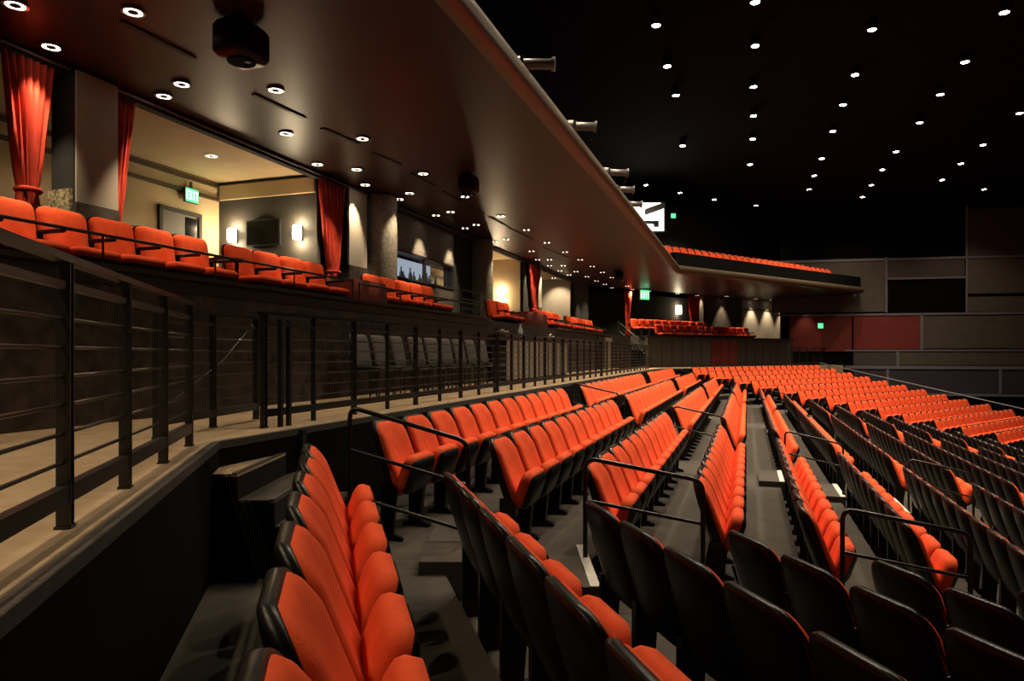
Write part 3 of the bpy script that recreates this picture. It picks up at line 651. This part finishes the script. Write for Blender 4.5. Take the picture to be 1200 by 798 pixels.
# ------------------------------------------------------------------ house lights in the black ceiling
HL = [(885, 3), (885, 54), (883, 102), (883, 136), (882, 163), (879, 193), (886, 241), (1022, 35), (1002, 88), (988, 123), (976, 154), (963, 186), (954, 206), (948, 222), (1177, 15), (1131, 73), (1102, 111), (1078, 144), (1050, 178), (1034, 199), (1021, 217), (1011, 231), (1195, 133), (1152, 170), (1126, 192), (1104, 211), (1153, 222), (769, 30), (782, 78), (792, 112), (800, 171), (757, 217), (797, 226), (837, 234)]
can_m = MB().lathe([(.1, .255), (.13, .25), (.13, .0), (.113, .0), (.113, .06)], n=16).mesh('can', 'black', True)
stem_m = MB().tube([(0, 0, .3), (0, 0, .55)], .02, 6).mesh('stem', 'steel', True)
def lens_mesh(m_): return MB().lathe([(.11, .02), (.10, -.005), (.04, -.015)], n=16).mesh('lens', m_)
lens_m = lens_mesh('glow')
spots = [px(x, y, CEIL-.26) for x, y in HL]
# the grid goes on overhead, outside the picture
for n_, ts in ((-2.2, (15.5, 12.7, 9.9)), (.06, (15.3, 12.5, 9.7)), (3.25, (17.9, 15.1, 12.3, 9.5)), (6.3, (18.0, 15.2, 12.4, 9.6))):
    for t_ in ts: spots.append(P('mid', n_-NA['mid'], t_, CEIL-.26))
for p in spots:
    o = empty('house_light', p); tag(o, 'small round house light glowing in the black ceiling', 'ceiling light', 'house lights in the black ceiling')
    inst('can', can_m, o); inst('lens', lens_m, o)
    lamp('SPOT', (0, 0, -.05), HOUSE_W, (1, .82, .6), o, angle=120, blend=.8, radius=.1, aim=(0, 0, -1))

# ------------------------------------------------------------------ far boxes, stairs (far bank frame)
QF = lambda o, t, z=0.0: P('far', o, t, z)
RF = -HEAD['far']
def blf(o0, o1, t0, t1, z0, z1): return MB().box(QF((o0+o1)/2, (t0+t1)/2, (z0+z1)/2), (abs(o1-o0), abs(t1-t0), z1-z0), RF)
wf = struct(blf(WALL-.2, WALL, 25.7, 38.7, -.1, LEDGE-.05).build('wall_far', 'brownpanel'), 'dark panelled front wall of the far boxes', 'wall')
blf(WALL-.3, WALL+.05, 25.65, 38.8, LEDGE-.05, LEDGE+.02).build('ledge', 'ledge', wf)
for i in range(16): blf(WALL, WALL+.03, 25.9+.8*i, 26.66+.8*i, .06, LEDGE-.16).build('panel', 'brownpanel' if i < 6 else ('redpanel' if i < 9 else 'darkpanel'), wf)
struct(blf(-7.4, WALL-.1, 25.7, 38.7, .9, BF).build('floor_far_boxes', 'tier'), 'carpeted floor of the far boxes', 'floor')
struct(blf(-4.6, -3.75, 26.0, 33.0, BF, BF+.3).build('floor_riser', 'tier'), 'raised platform of the rear row in the far boxes', 'floor')
FB = HO-.2
bwf = struct(blf(FB-2.2, FB-2.0, 23.5, 42.5, BF, HDR).build('wall_back', 'blackwall'), 'black rear wall of the far boxes', 'wall')
fwl = struct(blf(FB-.3, FB, 32.3, 36.0, BF, HDR).build('wall_far', 'stone'), 'dark wall right of the far red curtain', 'wall')
fgp = struct(blf(FB-.3, FB, 36.0, 41.0, BF, HDR).build('wall_far', 'greypanel'), 'grey panels lit in scallops at the end of the far boxes', 'wall')
for i in range(3): blf(FB, FB+.02, 36.1+1.65*i, 37.65+1.65*i, BF+.05, HDR-.7).build('panel', 'greypanel', fgp)
blf(FB, FB+.05, 36.0, 41.0, HDR-.68, HDR-.62).build('trim_bar', 'darkpanel', fgp)
for i in range(14):
    box_chair(QF(-3.5, 27.3+.585*i, BF), RF+R(random.uniform(-3, 3)), '%s orange chair from the left in the far box front row' % ORD[i+1], 'front row of the far box')
for i in range(11):
    box_chair(QF(-4.28, 26.35+.585*i, BF+.3), RF, '%s orange chair from the left in the far box rear row' % ORD[i+1], 'rear row of the far box')
QFn = lambda n, t, z: QF(n, t, z)
curtain(FB-.12, 25.9, 26.5, 2.3, 'red curtain at the left end of the far box', fr=QFn)
curtain(FB-.12, 31.0, 32.2, 2.3, 'red curtain between the far box lamp and dark wall', fr=QFn)
so = sconce(QF(FB-1.9, 32.4, 3.3), RF+R(90), 'round glowing wall lamp inside the far box', 40, 2.0)
exit_sign(QF(FB+.4, 26.9, 3.75), RF+R(-10), 'green lit exit sign hanging over the far box', (.6, .55), True)
for t_, o_ in ((36.9, FB+.35), (38.6, FB+.35), (34.0, FB+.35), (40.3, FB+.35)):
    p = QF(o_, t_, ZS(HO)-.004); downlight(p, WASH_W*1.6, 'small recessed downlight in the bronze underside of the balcony', 70)
# stairs up to the boxes at the corner
stf = empty('corner_stairs', QF(WALL, 25.0, 0), RF); tag(stf, 'dark stairs climbing to the boxes at the corner', 'stairs')
for i in range(7):
    MB().box((-.14-.28*i, 0, .1+.1*i), (.28, 1.2, .2+.2*i)).build('step', 'riser', stf); MB().box((-.02-.28*i, 0, .195+.2*i), (.04, 1.2, .02)).build('step_edge', 'edge', stf)
for i in range(3): MB().box((.01-.28*(1+2*i), -.55, .32+.4*i), (.03, .08, .06)).build('step_light', 'bluelight', stf)
sr = empty('stair_rail', QF(WALL, 25.68, 0), RF); tag(sr, 'dark slanting handrail beside the corner stairs', 'handrail')
MB().tube([(.2, 0, 0), (.2, 0, .85), (.1, 0, .95), (-2.0, 0, 2.35), (-2.0, 0, 1.4)], .03, 8).build('bent_rail', 'worn', sr, True)
MB().tube([(.15, 0, .5), (-2.0, 0, 1.9)], .02, 8).build('middle_bar', 'steel', sr, True)
struct(blf(WALL-.15, WALL+.05, 23.2, 24.4, -.1, LEDGE).build('wall_far', 'greywall'), 'short ribbed wall left of the corner stairs', 'wall')
# guard rail in front of the far wall end
guard_rail(QF(-1.6, 36.5), QF(-1.6, 40.5), 'black railing in front of the red wall', .8)
struct(blf(WALL-.3, EDGE-2.16+2.0, 37.5, 44, -1.2, 0).build('floor_walkway', 'carpet'), 'walkway continuing in front of the red wall', 'floor')

# ------------------------------------------------------------------ panelled wall at the right
WA = Vector((16.2, 42.15, 0)); WD = Vector((math.sin(R(102)), math.cos(R(102)), 0)); WN = Vector((-WD.y, WD.x, 0)); WN = -WN if WN.y > 0 else WN
WRZ = math.atan2(WD.y, WD.x)
def wpx(x, y):
    d = Vector(((x-600)/F, 1, -(y-HOR)/F)); k = WA.dot(WN)/(d.x*WN.x+d.y*WN.y); p = Vector((0, 0, H))+d*k
    return (p-WA).dot(WD), p.z
def wbox(x0, y0, x1, y1, d0, d1, y0r=None):
    s0, z1 = wpx(x0, y0); s1, _ = wpx(x1, y1); _, z0 = wpx((x0+x1)/2, y1); _, z1 = wpx((x0+x1)/2, y0)
    c = WA+WD*((s0+s1)/2)+WN*((d0+d1)/2); return MB().box((c.x, c.y, (z0+z1)/2), (s1-s0, d1-d0, z1-z0), WRZ)
wr = struct(wbox(915, -130, 1480, 520, -.3, 0).build('wall_right', 'ceil'), 'black wall carrying brown, grey and red panels', 'wall')
for x0, y0, x1, y1, m_ in ((905, 304, 1037, 366, 'brownpanel'), (1040, 304, 1130, 325, 'darkpanel'), (1133, 240, 1400, 297, 'darkpanel'), (1133, 300, 1400, 342, 'brownpanel'), (1133, 346, 1400, 364, 'brownpanel'),
        (1000, 369, 1078, 409, 'redpanel'), (1081, 369, 1400, 408, 'brownpanel'), (1000, 412, 1050, 428, 'greywall'), (1053, 412, 1400, 428, 'brownpanel'), (1000, 434, 1170, 462, 'purple'), (1173, 434, 1400, 462, 'purple'), (925, 369, 998, 412, 'redpanel')):
    wbox(x0, y0, x1, y1, 0, .06).build('panel', m_, wr)
wbox(1040, 327, 1130, 365, 0, .02).build('dark_opening', 'screen', wr)
for x0, y0, x1, y1 in ((905, 300, 1400, 302.5), (1131, 240, 1133, 366), (1037, 302, 1039.5, 366), (1037, 325, 1131, 327), (905, 366, 1400, 368.5), (1078, 368, 1081, 410), (990, 409.5, 1400, 411.5), (990, 429, 1400, 433), (1050, 411, 1053, 429), (1170, 433, 1173, 464), (1038, 433, 1041, 464), (990, 462, 1400, 465)):
    wbox(x0, y0, x1, y1, .06, .1).build('trim_bar', 'trim', wr)
p_ = wpx(960, 382); exit_sign(WA+WD*p_[0]+WN*.3+Vector((0, 0, p_[1])), R(-90), 'small round green light on the red wall', (.34, .34), False)
q_ = wpx(945, 372); lamp('SPOT', WA+WD*(q_[0])+WN*.8+Vector((0, 0, 4.0)), 160, (1, .8, .55), None, angle=60, blend=.8, aim=Vector((0, .15, -1)))

# ------------------------------------------------------------------ auditorium seats
TILT = R(71)
def vline(z): return -.22+(1.03-z)*.36
def cfront(a, b): return .03*math.exp(-((b-.56)/.12)**2)-.022*math.exp(-((b-.735)/.02)**2)*(1-.4*(a/.245)**2)+.016*math.exp(-((b-.86)/.09)**2)
def nar(b): return 1-.06*max(0, min(1, (b-.70)/.25))**1.5        # the upper half narrows
def bk(a, b, d): return (vline(b)+d+(cfront(a, b)*min(1, max(0, (d-.03)/.03)))+.03*(a/.245)**2, a*nar(b), b)
e1x, e1z = math.cos(TILT), math.sin(TILT)
def st(a, b, d): return (.075+e1x*b-e1z*d, -a, .40+e1z*b+e1x*d)
def seat_meshes(n, fine=True):
    if fine:
        r1 = [(.02, -.0), (0, .01), (0, .03), (.01, .05), (.032, .064), (.065, .07), (.10, .072), (.14, .072), (.19, .072), (.225, .072)]
        r2 = [(.01, .036), (.0, .028), (0, .0), (.006, -.02), (.025, -.038), (.07, -.05), (.15, -.055)]
        r3 = [(.02, -.045), (0, -.03), (0, .02), (.012, .045), (.04, .06), (.09, .066), (.14, .066)]
    else:
        r1 = [(0, 0), (0, .03), (.03, .064), (.12, .072)]; r2 = [(0, .04), (.01, -.03), (.08, -.06)]; r3 = [(.01, -.045), (0, .02), (.04, .06)]
    back = MB().slab(.25, .38, 1.018, .115, r1, bk, n)
    shell = MB().slab(.264, .37, 1.03, .125, r2, lambda a, b, d: (vline(b)+(d if d > 0 else d*(1-.55*max(0, min(1, (b-.72)/.3))))-.005+.03*(a/.245)**2, a*nar(b), b), n)
    seat = MB().slab(.238, .0, .35, .10, r3, st, n)
    pan = MB().slab(.225, .0, .33, .07, [(.05, -.085), (.01, -.06), (0, -.04)] if fine else [(.02, -.08), (0, -.04)], st, n)
    return back, shell, seat, pan
b_, s_, t_, p_ = seat_meshes(8)
SM = dict(back=b_.mesh('backrest', 'orange', True), shell=s_.mesh('back_shell', 'black', True), seat=t_.mesh('seat', 'orange', True), pan=p_.mesh('seat_pan', 'black', True))
def side_panel():
    prof = [(-.14, 0), (.14, 0), (.14, .03), (.05, .06), (.07, .3), (.09, .43), (.04, .5), (-.07, .5), (-.07, .3), (-.07, .06), (-.14, .03)]
    n = len(prof); vs_ = [(x, -.015, z) for x, z in prof]+[(x, .015, z) for x, z in prof]
    fs = [tuple(range(n)), tuple(range(2*n-1, n-1, -1))]+[(i, n+i, n+(i+1) % n, (i+1) % n) for i in range(n)]
    return MB().add(vs_, fs)
SM['leg'] = side_panel().mesh('leg', 'black')
SM['arm'] = MB().slab(.012, 0, .26, .011, [(.006, -.02), (0, -.01), (0, .025), (.006, .035)], lambda a, b, d: (vline(.5+b)+.01+d, a, .5+b), 4).mesh('armrest', 'black', True)
seats = []                                             # (bank, row, index from the first aisle, section, origin)
def put(b, k, i, sec, t):
    p = P(b, k*PITCH+.18, t, ZT(k)); seats.append((b, k, i, sec, p))
for k in range(7):
    end = 4.94-.306*PITCH*k
    i = 0; t = end-SW/2
    while t > -2.2: put('near', k, i, 0, t); i += 1; t -= SW
for k in range(NR):
    st0 = 5.29+.277*k; n = int((11.95-st0)/SW+.35)
    for i in range(n): put('mid', k, n-1-i if False else i, 1, 11.95-(n-i-.5)*SW)
    for i in range(15): put('mid', k, i, 2, 13.2+(i+.5)*SW)
    e_ = 30.5-.277*k; n = int((e_-22.9)/SW+.35)
    for i in range(n): put('mid', k, i, 3, 22.9+(i+.5)*SW)
    s0 = 25.0+.277*k; n = int((36.5-s0)/SW)
    for i in range(n): put('far', k, i, 4, 36.5-(n-i-.5)*SW)
def vis(p):
    if p.y < .4: return False
    x, y = pix(p+Vector((0, 0, 1.0))); return -40 < x < 1260 and y < 960
seen = sorted([s for s in seats if vis(s[4])], key=lambda s: s[4].length)
rest = seen[300:]+[s for s in seats if not vis(s[4]) and s[4].y > -.5 and pix(s[4])[0] < 1500 and s[4].y > .3]
def seat_label(b, k, i, sec):
    if b == 'near': return '%s orange seat from the aisle, %s row of the near block' % (ORD[i+1], ORD[k+1])
    if sec == 1: return '%s orange seat past the first aisle, %s row below the walkway' % (ORD[i+1], ORD[k+1])
    if sec == 2: return '%s orange seat past the second aisle, %s row below the walkway' % (ORD[i+1], ORD[k+1])
    return '%s orange seat past the third aisle, %s row below the walkway' % (ORD[i+1], ORD[k+1])
for b, k, i, sec, p in seen[:300]:
    o = empty('auditorium_seat', p, -HEAD[b]); tag(o, seat_label(b, k, i, sec), 'seat', 'orange folding seats of the auditorium')
    inst('backrest', SM['back'], o); inst('back_shell', SM['shell'], o); sc_ = inst('seat', SM['seat'], o); inst('seat_pan', SM['pan'], sc_)
    inst('leg', SM['leg'], o, (0, .262, 0)); inst('leg', SM['leg'], o, (0, -.262, 0)); inst('armrest', SM['arm'], o, (0, .265, 0))
# everything further away: one mesh of the same seats
import numpy as np
lb, ls, lt, lp_ = seat_meshes(4, False)
base = MB(); kinds = []
for q, mi in ((lb, 0), (ls, 1), (lt, 0), (lp_, 1), (side_panel(), 1)): base.add(q.v, q.f); kinds += [mi]*len(q.f)
bv = np.array(base.v); V, FS, MI = [], [], []
balcony = [('far', -1.0, t) for t in np.arange(24.6, 40, SW)]+[('far', -1.9, t) for t in np.arange(24.6, 39, SW)]+[('mid', -1.0, t) for t in np.arange(26, 31, SW)]
allrest = [(-HEAD[b], p) for b, k, i, sec, p in rest]+[(-HEAD[b], P(b, o_, t, 4.72 if o_ > -1.5 else 4.98)) for b, o_, t in balcony]
for a, p in allrest:
    c, s = math.cos(a), math.sin(a); q = bv.copy(); q[:, 0] = bv[:, 0]*c-bv[:, 1]*s+p.x; q[:, 1] = bv[:, 0]*s+bv[:, 1]*c+p.y; q[:, 2] += p.z
    k = sum(len(x) for x in V) if len(V) < 2 else k+len(V[-1])
    FS += [tuple(i+k for i in f) for f in base.f]; MI += kinds; V.append(q)
me = bpy.data.meshes.new('distant_seats'); me.from_pydata(np.concatenate(V).tolist(), [], FS); me.materials.append(M['orange']); me.materials.append(M['black'])
me.polygons.foreach_set('material_index', MI); me.shade_smooth(); me.set_sharp_from_angle(angle=R(65)); me.update()
ds = bpy.data.objects.new('distant_seats', me); C.objects.link(ds); ds['kind'] = 'stuff'; tag(ds, 'remaining rows of orange seats in the far blocks and on the balcony', 'seats')
print('SEATS', len(seen), len(rest), 'tris', sum(len(f)-2 for f in FS))
